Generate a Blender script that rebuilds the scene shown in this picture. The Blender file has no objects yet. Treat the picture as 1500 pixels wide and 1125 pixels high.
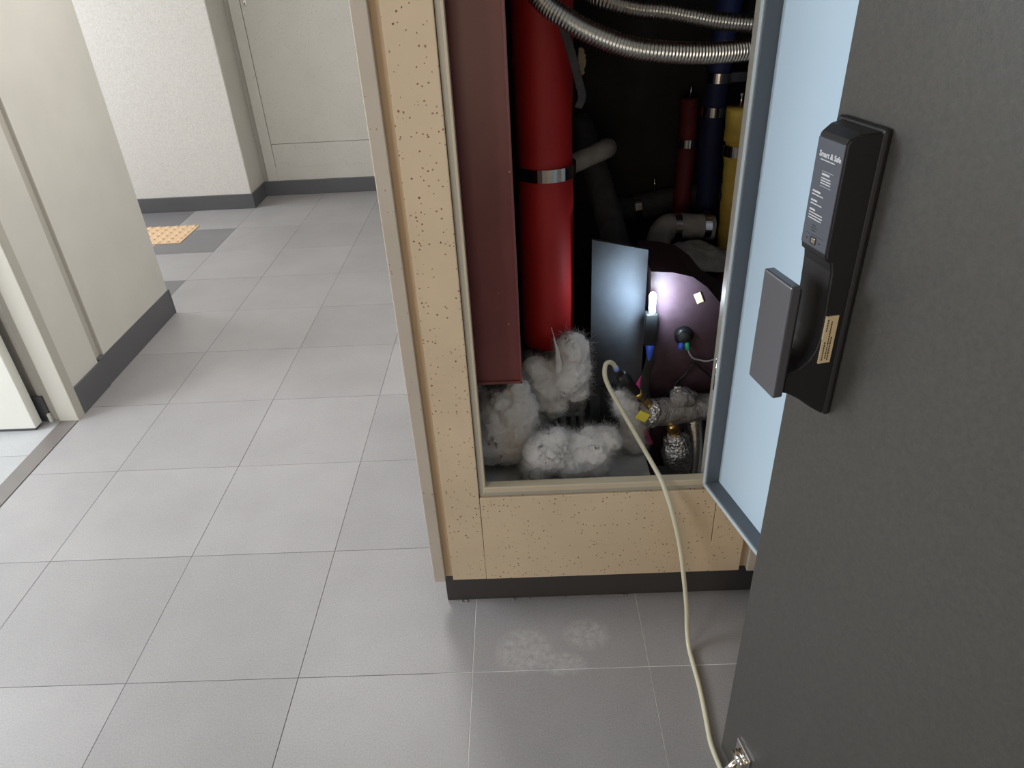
import bpy, bmesh, math, random
from mathutils import Vector, Matrix, noise
C = bpy.context.scene.collection
S = bpy.context.scene
random.seed(7)
PI = math.pi

# ------------------------------------------------------------ camera
cam_d = bpy.data.cameras.new('camera'); cam = bpy.data.objects.new('camera', cam_d); C.objects.link(cam)
cam_d.sensor_fit = 'HORIZONTAL'; cam_d.sensor_width = 36.0; cam_d.lens = 1040.87/1500*36
cam_d.clip_start = 0.02
_r = Vector((0.99889, -0.00293, -0.04707)); _d = Vector((-0.04158, -0.52599, -0.84947)); _f = Vector((-0.02227, 0.85049, -0.52553))
cam.matrix_world = Matrix(((_r.x, -_d.x, -_f.x, 0), (_r.y, -_d.y, -_f.y, 0), (_r.z, -_d.z, -_f.z, 1.4034), (0, 0, 0, 1)))
S.camera = cam
S.view_settings.view_transform = 'Standard'; S.view_settings.look = 'None'
S.view_settings.gamma = 1.0; S.view_settings.use_curve_mapping = False
S.view_settings.exposure = 0.0

# ------------------------------------------------------------ world and lights
w = bpy.data.worlds.new('world'); S.world = w; w.use_nodes = True
w.node_tree.nodes['Background'].inputs[0].default_value = (0.75, 0.85, 1.0, 1)
w.node_tree.nodes['Background'].inputs[1].default_value = 0.3

def area(name, loc, direction, sx, sy, power, col):
    l = bpy.data.lights.new(name, 'AREA'); l.shape = 'RECTANGLE'; l.size = sx; l.size_y = sy
    l.energy = power; l.color = col
    o = bpy.data.objects.new(name, l); C.objects.link(o); o.location = loc
    o.rotation_euler = Vector(direction).to_track_quat('-Z', 'Y').to_euler()
    return o
area('stair_window_light', (-3.0, 1.35, 1.65), (1, 0.0, -0.38), 1.1, 1.1, 64, (0.93, 0.97, 1.0))
area('hall_window_light', (-4.1, 3.85, 1.7), (1, 0.05, -0.35), 1.3, 1.2, 56, (0.95, 0.98, 1.0))
area('ceiling_fill_light', (-0.75, 2.5, 2.28), (-0.15, 0, -1), 0.5, 0.5, 21, (1.0, 0.98, 0.95))  # added overhead fill without a fixture, brightens the left wall
area('left_fill_light', (-1.5, -0.3, 1.15), (1, 0.6, 0.05), 0.7, 0.9, 14, (0.97, 0.98, 1.0))  # added fill from the left for the fascia, no window opening here
area('home_doorway_light', (-0.3, -1.3, 1.1), (0.1, 1, 0.0), 0.7, 0.9, 6.8, (1.0, 0.80, 0.58))

# ------------------------------------------------------------ materials
def mat(name, col=(0.5, 0.5, 0.5), rough=0.6, metal=0.0, **kw):
    m = bpy.data.materials.new(name); m.use_nodes = True
    b = m.node_tree.nodes['Principled BSDF']
    b.inputs['Base Color'].default_value = (*col, 1); b.inputs['Roughness'].default_value = rough
    b.inputs['Metallic'].default_value = metal
    for k, v in kw.items(): b.inputs[k].default_value = v
    return m
def nd(m, t, **kw):
    n = m.node_tree.nodes.new(t)
    for k, v in kw.items(): setattr(n, k, v)
    return n
def lk(m, a, b): m.node_tree.links.new(a, b)
def bsdf(m): return m.node_tree.nodes['Principled BSDF']
def pos(m, scale=(1, 1, 1)):
    g = nd(m, 'ShaderNodeNewGeometry'); mp = nd(m, 'ShaderNodeMapping'); mp.inputs['Scale'].default_value = scale
    lk(m, g.outputs['Position'], mp.inputs['Vector']); return mp.outputs[0]
def noise_n(m, vec, scale, detail=4, rough=0.6):
    n = nd(m, 'ShaderNodeTexNoise'); n.inputs['Scale'].default_value = scale; n.inputs['Detail'].default_value = detail
    n.inputs['Roughness'].default_value = rough; lk(m, vec, n.inputs['Vector']); return n.outputs['Fac']
def ramp(m, fac, stops):
    r = nd(m, 'ShaderNodeValToRGB'); e = r.color_ramp.elements
    while len(e) < len(stops): e.new(0.5)
    for i, (p, c) in enumerate(stops):
        e[i].position = p; e[i].color = (*c, 1) if hasattr(c, '__len__') else (c, c, c, 1)
    lk(m, fac, r.inputs[0]); return r.outputs[0]
def mixc(m, fac, a, b, mode='MIX'):
    x = nd(m, 'ShaderNodeMix', data_type='RGBA', blend_type=mode)
    for s, v in ((0, fac), (6, a), (7, b)):
        if hasattr(v, 'is_linked') or hasattr(v, 'links'): lk(m, v, x.inputs[s])
        elif s == 0: x.inputs[0].default_value = v
        else: x.inputs[s].default_value = (*v, 1)
    return x.outputs[2]
def math_n(m, op, a, b=None):
    x = nd(m, 'ShaderNodeMath', operation=op)
    for i, v in enumerate((a, b)):
        if v is None: continue
        if isinstance(v, (int, float)): x.inputs[i].default_value = v
        else: lk(m, v, x.inputs[i])
    return x.outputs[0]
def bump(m, h, strength, dist=0.002):
    b = nd(m, 'ShaderNodeBump'); b.inputs['Strength'].default_value = strength; b.inputs['Distance'].default_value = dist
    lk(m, h, b.inputs['Height']); lk(m, b.outputs[0], bsdf(m).inputs['Normal'])
def setc(m, c): lk(m, c, bsdf(m).inputs['Base Color'])

def speckled(name, col, dark, density=0.62, scale=95, grime=0.12):
    m = mat(name, col, 0.42)
    p = pos(m)
    wob = nd(m, 'ShaderNodeTexNoise'); wob.inputs['Scale'].default_value = 160; lk(m, p, wob.inputs['Vector'])
    va = nd(m, 'ShaderNodeVectorMath', operation='MULTIPLY_ADD'); va.inputs[1].default_value = (0.005,)*3
    lk(m, wob.outputs['Color'], va.inputs[0]); lk(m, p, va.inputs[2])
    v = nd(m, 'ShaderNodeTexVoronoi'); v.inputs['Scale'].default_value = scale; lk(m, va.outputs[0], v.inputs['Vector'])
    sep = nd(m, 'ShaderNodeSeparateColor'); lk(m, v.outputs['Color'], sep.inputs[0])
    rad = math_n(m, 'MULTIPLY', math_n(m, 'SUBTRACT', sep.outputs[0], density), 0.55)
    rad = math_n(m, 'MINIMUM', rad, 0.19)
    dot = math_n(m, 'LESS_THAN', v.outputs['Distance'], rad)
    clump = ramp(m, noise_n(m, p, 14, 3), [(0.35, 0.45), (0.5, 1.0)])
    dotc = mixc(m, sep.outputs[1], dark, tuple(min(1, x*2.6) for x in dark))
    grim = ramp(m, noise_n(m, p, 5, 5), [(0.3, 1.0-grime), (0.7, 1.0)])
    base = mixc(m, 1.0, col, grim, 'MULTIPLY')
    fac = math_n(m, 'MULTIPLY', dot, clump)
    setc(m, mixc(m, fac, base, dotc))
    bump(m, noise_n(m, p, 220, 3), 0.12, 0.001)
    return m
M = {}
M['fascia'] = speckled('speckled_beige_steel_warm_tint', (0.76, 0.61, 0.425), (0.10, 0.045, 0.02), 0.22, 112)  # part of the warm light's tan is put into this colour
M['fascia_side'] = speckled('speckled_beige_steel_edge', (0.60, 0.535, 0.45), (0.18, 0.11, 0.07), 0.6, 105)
M['hall_steel'] = speckled('speckled_cream_steel', (0.60, 0.58, 0.535), (0.16, 0.12, 0.10), 0.42, 120, 0.07)
M['hall_plain'] = mat('cream_frame_paint', (0.66, 0.64, 0.58), 0.4)
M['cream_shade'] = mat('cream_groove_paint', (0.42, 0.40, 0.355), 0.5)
M['groove'] = mat('tan_groove_paint', (0.64, 0.49, 0.32), 0.5)
M['lip'] = mat('cream_lip_paint', (0.60, 0.52, 0.38), 0.35)
M['lip_grey'] = mat('greyish_jamb_paint', (0.46, 0.44, 0.38), 0.32)

m = mat('wallpaper_plaster', (0.66, 0.64, 0.61), 0.75); p = pos(m)
n1 = noise_n(m, p, 120, 4, 0.7)
setc(m, ramp(m, n1, [(0.35, (0.62, 0.595, 0.57)), (0.6, (0.72, 0.70, 0.675))])); bump(m, n1, 0.5, 0.004); M['wallpaper'] = m

def tile_mat(name, a, b, rough=0.42):
    m = mat(name, a, rough); p = pos(m)
    oi = nd(m, 'ShaderNodeObjectInfo')
    cloud = ramp(m, noise_n(m, p, 3.5, 6, 0.6), [(0.3, a), (0.7, b)])
    grain = ramp(m, noise_n(m, p, 260, 3, 0.8), [(0.3, 0.80), (0.7, 1.10)])
    c = mixc(m, 1.0, cloud, grain, 'MULTIPLY')
    v = ramp(m, oi.outputs['Random'], [(0, 0.93), (1, 1.04)])
    c = mixc(m, 1.0, c, v, 'MULTIPLY')
    # white plaster dust scuffed onto the tiles in front of the shaft
    sx = nd(m, 'ShaderNodeSeparateXYZ'); g = nd(m, 'ShaderNodeNewGeometry'); lk(m, g.outputs['Position'], sx.inputs[0])
    tot = None
    for cx, cy, rx, ry in ((-0.035, 1.085, 0.075, 0.07), (0.115, 1.125, 0.06, 0.05), (0.055, 1.045, 0.06, 0.035)):
        dx = math_n(m, 'POWER', math_n(m, 'ABSOLUTE', math_n(m, 'DIVIDE', math_n(m, 'SUBTRACT', sx.outputs[0], cx), rx)), 2.0)
        dy = math_n(m, 'POWER', math_n(m, 'ABSOLUTE', math_n(m, 'DIVIDE', math_n(m, 'SUBTRACT', sx.outputs[1], cy), ry)), 2.0)
        d = math_n(m, 'ADD', dx, dy)
        k = math_n(m, 'MAXIMUM', math_n(m, 'SUBTRACT', 1.0, d), 0.0)
        tot = k if tot is None else math_n(m, 'ADD', tot, k)
    sp = ramp(m, noise_n(m, p, 70, 6, 0.75), [(0.38, 0.0), (0.72, 0.5)])
    dust = math_n(m, 'MULTIPLY', math_n(m, 'MINIMUM', math_n(m, 'MULTIPLY', tot, 1.6), 1.0), sp)
    c = mixc(m, dust, c, (0.62, 0.61, 0.60)); setc(m, c)
    bump(m, noise_n(m, p, 300, 3), 0.15, 0.0006)
    return m
M['tile'] = tile_mat('grey_porcelain_tile', (0.298, 0.289, 0.295), (0.342, 0.332, 0.338))
M['tile_dark'] = tile_mat('dark_grey_porcelain_tile', (0.155, 0.15, 0.16), (0.19, 0.185, 0.195))
M['tile_pale'] = tile_mat('pale_grey_porcelain_tile', (0.38, 0.385, 0.40), (0.42, 0.425, 0.44))
m = mat('tile_grout', (0.2, 0.2, 0.2), 0.9); p = pos(m)
sx = nd(m, 'ShaderNodeSeparateXYZ'); lk(m, p, sx.inputs[0])
setc(m, mixc(m, ramp(m, math_n(m, 'ADD', sx.outputs[0], math_n(m, 'MULTIPLY', noise_n(m, p, 3, 4), 0.6)), [(0.0, 0.0), (0.12, 1.0)]), (0.12, 0.115, 0.115), (0.85, 0.84, 0.82))); M['grout'] = m
M['base'] = mat('dark_grey_baseboard', (0.10, 0.10, 0.108), 0.5)
M['base_cab'] = mat('charcoal_plinth', (0.055, 0.05, 0.05), 0.55)
M['marble'] = mat('brown_grey_marble_threshold', (0.16, 0.145, 0.14), 0.35)
M['white_door'] = mat('white_door_paint', (0.82, 0.82, 0.76), 0.35)
M['tactile'] = mat('orange_beige_tactile', (0.66, 0.46, 0.28), 0.55)
M['ceiling'] = mat('white_ceiling_paint', (0.75, 0.75, 0.73), 0.8)
def mottled(name, a, b, scale, rough, metal=0.0, bstr=0.2, bs=80):
    m = mat(name, a, rough, metal); p = pos(m)
    setc(m, ramp(m, noise_n(m, p, scale, 5), [(0.35, a), (0.65, b)])); bump(m, noise_n(m, p, bs, 4), bstr, 0.002); return m
M['concrete'] = mottled('shaft_concrete', (0.20, 0.205, 0.20), (0.30, 0.30, 0.29), 9, 0.9)
M['step'] = mottled('pale_dusty_concrete', (0.42, 0.44, 0.43), (0.56, 0.58, 0.57), 12, 0.9)
M['shaft_shade'] = mottled('shade_darkened_concrete', (0.008, 0.008, 0.009), (0.02, 0.02, 0.021), 6, 0.85)  # near-black colour carries the darkness of the unlit shaft
M['shaft_panel'] = mottled('dusty_dark_panel', (0.035, 0.037, 0.045), (0.06, 0.062, 0.07), 7, 0.9)
# maroon paint with pale chips
m = mat('maroon_paint', (0.1, 0.03, 0.03), 0.38); p = pos(m)
v = nd(m, 'ShaderNodeTexVoronoi'); v.inputs['Scale'].default_value = 60; lk(m, p, v.inputs['Vector'])
sc = nd(m, 'ShaderNodeSeparateColor'); lk(m, v.outputs['Color'], sc.inputs[0])
chip = math_n(m, 'LESS_THAN', v.outputs['Distance'], math_n(m, 'MULTIPLY', math_n(m, 'SUBTRACT', sc.outputs[0], 0.86), 0.9))
b0 = ramp(m, noise_n(m, p, 8, 4), [(0.3, (0.145, 0.035, 0.038)), (0.7, (0.19, 0.05, 0.05))])
setc(m, mixc(m, chip, b0, (0.6, 0.5, 0.45))); bump(m, noise_n(m, p, 90, 3), 0.06, 0.001); M['maroon'] = m
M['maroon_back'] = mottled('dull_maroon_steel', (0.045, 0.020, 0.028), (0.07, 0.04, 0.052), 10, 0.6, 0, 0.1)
m = mottled('red_pipe_jacket', (0.42, 0.010, 0.010), (0.34, 0.007, 0.009), 7, 0.6, 0, 0.15, 30); M['red'] = m
M['dark_red'] = mottled('dark_red_lagging', (0.15, 0.010, 0.02), (0.09, 0.008, 0.015), 20, 0.7)
M['blue'] = mottled('blue_lagging', (0.012, 0.018, 0.085), (0.01, 0.013, 0.055), 20, 0.7)
M['yellow'] = mottled('yellow_lagging', (0.50, 0.33, 0.045), (0.40, 0.26, 0.035), 18, 0.75)
M['grey_lag'] = mottled('grey_white_lagging', (0.40, 0.39, 0.38), (0.28, 0.275, 0.27), 22, 0.75, 0, 0.5, 60)
M['dark_lag'] = mottled('dark_grey_lagging', (0.075, 0.077, 0.085), (0.045, 0.046, 0.05), 22, 0.8, 0, 0.5, 60)
M['chrome'] = mat('bright_steel_band', (0.75, 0.73, 0.70), 0.16, 1.0)
M['steel'] = mat('ribbed_steel_conduit', (0.62, 0.61, 0.56), 0.28, 1.0)
m = mat('crumpled_foil', (0.72, 0.72, 0.72), 0.24, 1.0); p = pos(m)
v = nd(m, 'ShaderNodeTexVoronoi'); v.inputs['Scale'].default_value = 150; lk(m, p, v.inputs['Vector'])
hh = math_n(m, 'ADD', v.outputs['Distance'], noise_n(m, p, 110, 5, 0.7)); bump(m, hh, 0.9, 0.004); M['foil'] = m
m = mat('dull_foil_wrap', (0.46, 0.44, 0.43), 0.3, 0.92); p = pos(m)
bump(m, noise_n(m, p, 85, 5, 0.7), 1.0, 0.008); M['foil_dull'] = m
M['brass'] = mat('brass', (0.62, 0.42, 0.16), 0.3, 1.0)
M['black'] = mat('black_plastic', (0.012, 0.012, 0.013), 0.35)
M['black_rubber'] = mat('black_rubber', (0.02, 0.02, 0.02), 0.7)
M['yellow_plastic'] = mat('yellow_plastic', (0.80, 0.68, 0.08), 0.4)
M['pink'] = mat('pink_ribbon', (0.75, 0.06, 0.30), 0.5)
M['blue_plastic'] = mat('blue_plastic', (0.04, 0.12, 0.75), 0.4)
M['green_plastic'] = mat('green_plastic', (0.03, 0.40, 0.22), 0.4)
M['cream_foam'] = mottled('cream_foam', (0.85, 0.70, 0.48), (0.75, 0.6, 0.4), 60, 0.8)
M['wire'] = mat('grey_cable', (0.40, 0.40, 0.42), 0.4)
M['hose'] = mat('clear_yellowed_vinyl', (0.90, 0.87, 0.68), 0.12, **{'Transmission Weight': 0.35, 'IOR': 1.35})
M['wool'] = mat('white_polyester_wool', (0.80, 0.80, 0.80), 0.95, **{'Subsurface Weight': 0.5, 'Subsurface Scale': 0.02, 'Sheen Weight': 0.4})
M['wool'].node_tree.nodes['Principled BSDF'].inputs['Subsurface Radius'].default_value = (1, 1, 1)
bump(M['wool'], noise_n(M['wool'], pos(M['wool'], (1, 1, 1)), 70, 7, 0.72), 0.9, 0.007)
m = bpy.data.materials.new('wool_fibre'); m.use_nodes = True; nt = m.node_tree; nt.nodes.remove(nt.nodes['Principled BSDF'])
a = nd(m, 'ShaderNodeBsdfDiffuse'); a.inputs[0].default_value = (0.85, 0.85, 0.85, 1)
b = nd(m, 'ShaderNodeBsdfTranslucent'); b.inputs[0].default_value = (0.85, 0.85, 0.85, 1)
x = nd(m, 'ShaderNodeMixShader'); lk(m, a.outputs[0], x.inputs[1]); lk(m, b.outputs[0], x.inputs[2])
lk(m, x.outputs[0], nt.nodes['Material Output'].inputs[0]); M['fibre'] = m
m = mat('white_door_cool_light_tint', (0.54, 0.69, 0.82), 0.38); p = pos(m); bump(m, noise_n(m, p, 200, 2), 0.05, 0.001); M['cool_tinted_white'] = m  # white steel, the blue of the cool hall light put into its colour
M['recess_shade'] = mat('painted_recess_shade', (0.10, 0.115, 0.135), 0.5)  # slate tone painted for the shade inside the door recess
M['pale_edge'] = mat('white_edge_cool_light_tint', (0.50, 0.58, 0.62), 0.35)
m = mat('charcoal_door_film', (0.05, 0.05, 0.048), 0.42); p = pos(m)
setc(m, ramp(m, noise_n(m, p, 120, 4, 0.8), [(0.3, (0.052, 0.051, 0.048)), (0.7, (0.076, 0.074, 0.069))])); bump(m, noise_n(m, p, 260, 3, 0.8), 0.25, 0.0008); M['charcoal'] = m
m = mat('textured_black_casing', (0.018, 0.018, 0.020), 0.5); p = pos(m); bump(m, noise_n(m, p, 900, 2, 0.8), 0.3, 0.0005); M['casing'] = m
M['lock_face'] = mat('slate_lock_face', (0.085, 0.095, 0.12), 0.42)
M['handle_plate'] = mat('gunmetal_handle', (0.17, 0.175, 0.20), 0.34, 0.6)
M['print'] = mat('white_print', (0.62, 0.64, 0.68), 0.6)
M['sticker'] = mat('cream_sticker', (0.80, 0.66, 0.42), 0.5)
M['ink'] = mat('dark_ink', (0.05, 0.04, 0.03), 0.6)
m = mat('lit_lamp', (1, 1, 1)); bsdf(m).inputs['Emission Color'].default_value = (0.92, 0.97, 1, 1); bsdf(m).inputs['Emission Strength'].default_value = 60; M['lamp'] = m
M['torch_body'] = mat('translucent_torch_body', (0.55, 0.65, 0.72), 0.3)
M['black_print'] = mat('grey_print', (0.02, 0.02, 0.022), 0.6)

# ------------------------------------------------------------ helpers
def link(name, me, material, parent=None, smooth=False):
    o = bpy.data.objects.new(name, me); C.objects.link(o)
    if material is not None:
        me.materials.clear(); me.materials.append(material)
    if smooth:
        for f in me.polygons: f.use_smooth = True
    if parent: o.parent = parent
    return o
def obj(name, bm, material, parent=None, smooth=False):
    me = bpy.data.meshes.new(name); bmesh.ops.recalc_face_normals(bm, faces=bm.faces[:]); bm.to_mesh(me); bm.free()
    return link(name, me, material, parent, smooth)
def tag(o, label, cat, group=None):
    o['label'] = label; o['category'] = cat
    if group: o['group'] = group
    return o
def thing(name, label, cat, loc=(0, 0, 0), group=None):
    o = bpy.data.objects.new(name, None); C.objects.link(o); o.location = loc; o.empty_display_size = 0.05
    return tag(o, label, cat, group)
def struct(o): o['kind'] = 'structure'; return o
def box(bm, x0, y0, z0, x1, y1, z1, bev=0.0, mtx=None):
    r = bmesh.ops.create_cube(bm, size=1.0); vs = r['verts']
    for v in vs:
        v.co = Vector(((x0+x1)/2+v.co.x*(x1-x0), (y0+y1)/2+v.co.y*(y1-y0), (z0+z1)/2+v.co.z*(z1-z0)))
    if bev > 0:
        es = list({e for v in vs for e in v.link_edges})
        g = bmesh.ops.bevel(bm, geom=es, offset=bev, segments=2, affect='EDGES', profile=0.5)
        vs = list({v for f in g['faces'] for v in f.verts} | {v for v in vs if v.is_valid})
    if mtx is not None:
        for v in vs: v.co = mtx @ v.co
    return vs
def bx(name, c, material, parent=None, bev=0.0, mtx=None, smooth=False):
    """box part; geometry given in world coordinates, moved into the parent's frame"""
    bm = bmesh.new(); box(bm, *c, bev=bev, mtx=mtx)
    off(bm, parent); return obj(name, bm, material, parent, smooth)
def root_loc(p):
    l = Vector((0, 0, 0))
    while p is not None: l += p.location; p = p.parent
    return l
def off(bm, parent):
    if parent is not None:
        l = root_loc(parent)
        for v in bm.verts: v.co -= l
def catmull(P, n):
    P = [Vector(q) for q in P]; out = []
    Q = [2*P[0]-P[1]] + P + [2*P[-1]-P[-2]]
    for i in range(1, len(Q)-2):
        a, b, c, d = Q[i-1], Q[i], Q[i+1], Q[i+2]
        for k in range(n):
            t = k/n
            out.append(0.5*((2*b)+(c-a)*t+(2*a-5*b+4*c-d)*t*t+(3*b-a-3*c+d)*t**3))
    out.append(P[-1].copy()); return out
def sweep(bm, pts, rad, seg=16, caps=True, flat=1.0, up=None):
    """tube along pts; rad is a number or a function of arc length"""
    pts = [Vector(p) for p in pts]; s = 0; rings = []
    t0 = (pts[1]-pts[0]).normalized()
    nrm = Vector(up) if up else (Vector((0, 0, 1)) if abs(t0.z) < 0.9 else Vector((0, 1, 0)))
    for i, p in enumerate(pts):
        if i: s += (p-pts[i-1]).length
        t = (pts[min(i+1, len(pts)-1)]-pts[max(i-1, 0)]).normalized()
        nrm = (nrm - t*nrm.dot(t)).normalized(); bn = t.cross(nrm)
        r = rad(s) if callable(rad) else rad
        rings.append([bm.verts.new(p + (nrm*math.cos(a)*flat + bn*math.sin(a))*r) for a in [2*PI*k/seg for k in range(seg)]])
    for a, b in zip(rings[:-1], rings[1:]):
        for k in range(seg): bm.faces.new((a[k], a[(k+1) % seg], b[(k+1) % seg], b[k]))
    if caps:
        bm.faces.new(rings[0][::-1]); bm.faces.new(rings[-1])
def tube(name, pts, rad, material, parent=None, n=8, seg=16, flat=1.0, up=None, jit=0.0, caps=True):
    bm = bmesh.new(); sweep(bm, catmull(pts, n) if n > 1 else pts, rad, seg, caps, flat, up)
    if jit:
        for v in bm.verts: v.co += noise.noise_vector(v.co*45)*jit
    off(bm, parent); return obj(name, bm, material, parent, True)
def resample(pts, step):
    pts = [Vector(p) for p in pts]; out = [pts[0]]; acc = 0
    for a, b in zip(pts[:-1], pts[1:]):
        L = (b-a).length; t = step-acc
        while t < L: out.append(a.lerp(b, t/L)); t += step
        acc = (acc+L) % step if L else acc
    return out
def ring_band(name, c, axis, r, width, material, parent, th=0.0015):
    """flat strap round a pipe with a fold where it is clamped"""
    ax = Vector(axis).normalized(); c = Vector(c)
    bm = bmesh.new(); u = ax.orthogonal().normalized(); v = ax.cross(u); N = 40
    prof = [(-width/2, r), (-width/2, r+th), (width/2, r+th), (width/2, r)]
    R = [[bm.verts.new(c+ax*h+(u*math.cos(2*PI*k/N)+v*math.sin(2*PI*k/N))*q) for h, q in prof] for k in range(N)]
    for k in range(N):
        a, b = R[k], R[(k+1) % N]
        for j in range(4): bm.faces.new((a[j], a[(j+1) % 4], b[(j+1) % 4], b[j]))
    off(bm, parent); return obj(name, bm, material, parent, False)
def prism(bm, poly, y0, y1, mtx=None):
    """poly of (x,z) extruded along y"""
    a = [bm.verts.new((x, y0, z)) for x, z in poly]; b = [bm.verts.new((x, y1, z)) for x, z in poly]
    bm.faces.new(a); bm.faces.new(b[::-1]); n = len(poly)
    for i in range(n): bm.faces.new((a[i], b[i], b[(i+1) % n], a[(i+1) % n]))
    if mtx is not None:
        for v in a+b: v.co = mtx @ v.co
    return a+b

# ------------------------------------------------------------ the setting
H = 2.36
floor = struct(bx('floor', (-4.4, -2.4, -0.06, 1.3, 5.0, -0.0009), M['grout']))
X0, Y0, T, g = -1.353, 1.031, 0.4, 0.0008
cache = {}
def tile(x0, y0, x1, y1, mt):
    dx, dy = round(x1-x0, 4), round(y1-y0, 4); key = (dx, dy, mt)
    if key not in cache:
        bm = bmesh.new(); box(bm, g, g, -0.009, dx-g, dy-g, 0.0, bev=0.0004)
        me = bpy.data.meshes.new('tile'); bm.to_mesh(me); bm.free(); me.materials.append(M[mt]); cache[key] = me
    o = bpy.data.objects.new('tile', cache[key]); C.objects.link(o)
    o.location = (x0, y0, random.uniform(-0.0003, 0.0002)); o.parent = floor
dark = {(-2, 7), (-3, 8), (-2, 5), (-3, 6)}
for i in range(-7, 5):
    for j in range(-2, 10):
        x0, y0 = X0+T*i, Y0+T*j; x1, y1 = x0+T, min(y0+T, 4.93)
        if y1-y0 < 0.02 or x0 > 0.62: continue
        x1 = min(x1, 0.64)
        if x0 > -0.2 and y0 > 1.3: continue
        if y0 < 2.14:
            if x1 < -1.645: continue
            x0 = max(x0, -1.645)
        tile(x0, y0, x1, y1, 'tile_dark' if (i, j) in dark else 'tile')
bm = bmesh.new()
for i in range(-1, 5):
    for j in range(-8, -2):
        box(bm, X0+T*i+g, Y0+T*j+g, -0.009, min(X0+T*i+T, 1.2)-g, Y0+T*j+T-g, 0.0)
o = obj('tile_field', bm, M['tile'], floor); o['kind'] = 'stuff'
for i in range(5):
    for j in range(3):
        tile(-2.11-0.4*i, 1.137+0.4*(j-1)+0.4, -1.71-0.4*i, 1.137+0.4*(j-1)+0.8, 'tile_pale')

struct(bx('ceiling', (-4.4, -2.4, H, 1.3, 5.0, H+0.08), M['ceiling']))
# far end of the hall
struct(bx('wall_back', (-1.76, 4.925, 0, 0.0, 5.0, H), M['cream_shade']))
wb = bpy.data.objects['wall_back']
bx('back_panel', (-1.725, 4.90, 0.095, -1.6555, 4.926, H), M['hall_steel'], wb, 0.002)
bx('back_panel', (-1.652, 4.90, 0.341, -0.75, 4.926, H), M['hall_steel'], wb, 0.002)
bx('back_panel', (-1.6525, 4.90, 0.185, -0.75, 4.926, 0.3385), M['hall_steel'], wb, 0.0015)
bx('back_panel', (-1.655, 4.901, 0.095, -0.75, 4.926, 0.1855), M['hall_steel'], wb, 0.0)
bx('back_panel', (-0.748, 4.90, 0.095, -0.24, 4.926, H), M['hall_steel'], wb, 0.002)
lh = bx('latch', (-1.632, 4.888, 1.165, -1.612, 4.90, 1.20), M['chrome'], wb, 0.003)
bx('keyhole', (-1.625, 4.886, 1.17, -1.619, 4.889, 1.18), M['black'], lh, 0.001)
struct(bx('wall_pillar', (-4.3, 4.63, 0, -1.765, 4.99, H), M['wallpaper']))
bx('side_panel', (-1.766, 4.632, 0.09, -1.76, 4.925, H), M['hall_steel'], bpy.data.objects['wall_pillar'])
struct(bx('baseboard_pillar', (-4.3, 4.618, 0, -1.752, 4.632, 0.095), M['base'], None, 0.002))
struct(bx('baseboard_pillar_side', (-1.768, 4.63, 0, -1.752, 4.89, 0.095), M['base'], None, 0.002))
struct(bx('baseboard_back', (-1.756, 4.885, 0, -0.24, 4.905, 0.097), M['base'], None, 0.002))
struct(bx('wall_far_left', (-4.38, -2.4, 0, -4.3, 5.0, H), M['wallpaper']))
# left wall between the doorway and the side hall
wl = struct(bx('wall_left', (-4.3, 2.22, 0, -1.665, 3.03, H), M['cream_shade']))
bx('wall_panel', (-1.667, 2.182, 0.10, -1.65, 2.375, H), M['hall_steel'], wl, 0.002)
bx('wall_panel', (-1.667, 2.425, 0.10, -1.65, 3.032, H), M['hall_steel'], wl, 0.002)
bx('wall_panel', (-4.2, 3.028, 0.10, -1.652, 3.034, H), M['hall_steel'], wl)
struct(bx('baseboard_left', (-1.667, 2.182, 0, -1.643, 2.388, 0.112), M['base'], None, 0.0015))
struct(bx('baseboard_left_far', (-1.667, 2.386, 0, -1.647, 3.04, 0.118), M['base'], None, 0.0015))
struct(bx('baseboard_left_end', (-4.2, 3.03, 0, -1.645, 3.042, 0.118), M['base'], None, 0.0015))
# doorway on the left: jamb with stops, threshold, white leaf inside
d1 = struct(bx('trim_1', (-1.712, 2.14, 0, -1.642, 2.182, H), M['hall_plain'], None, 0.002))
bx('frame_side', (-1.643, 2.143, 0.0, -1.6405, 2.181, H), M['cream_shade'], d1)
jb = struct(bx('trim_2', (-1.765, 2.155, 0, -1.71, 2.23, H), M['hall_steel'], None, 0.002))
bx('stop_groove', (-1.738, 2.149, 0.0, -1.712, 2.156, H), M['cream_shade'], jb, 0.001)
bx('rubber_block', (-1.750, 2.138, 0.0, -1.739, 2.150, 0.035), M['white_door'], jb, 0.002)
struct(bx('trim_3', (-1.83, 2.17, 0, -1.765, 2.24, H), M['hall_steel'], None, 0.002))
struct(bx('baseboard_jamb', (-1.80, 2.146, 0.012, -1.745, 2.156, 0.105), M['base'], None, 0.001))
struct(bx('threshold', (-1.71, 1.0, -0.004, -1.645, 2.15, 0.003), M['marble'], None, 0.001))
struct(bx('wall_left_near', (-1.72, -2.4, 0, -1.645, 0.85, H), M['hall_steel']))
struct(bx('wall_side_room', (-4.3, 0.2, 0, -1.72, 0.28, H), M['wallpaper']))
wd = thing('white_door', 'white painted door leaf standing open inside the left doorway', 'door', (-1.8, 2.08, 0))
bx('door_leaf', (-2.65, 2.085, 0.012, -1.765, 2.125, 2.05), M['white_door'], wd, 0.002)
bx('bottom_seal', (-2.64, 2.09, 0.0, -1.772, 2.12, 0.0125), M['base'], wd)
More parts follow.
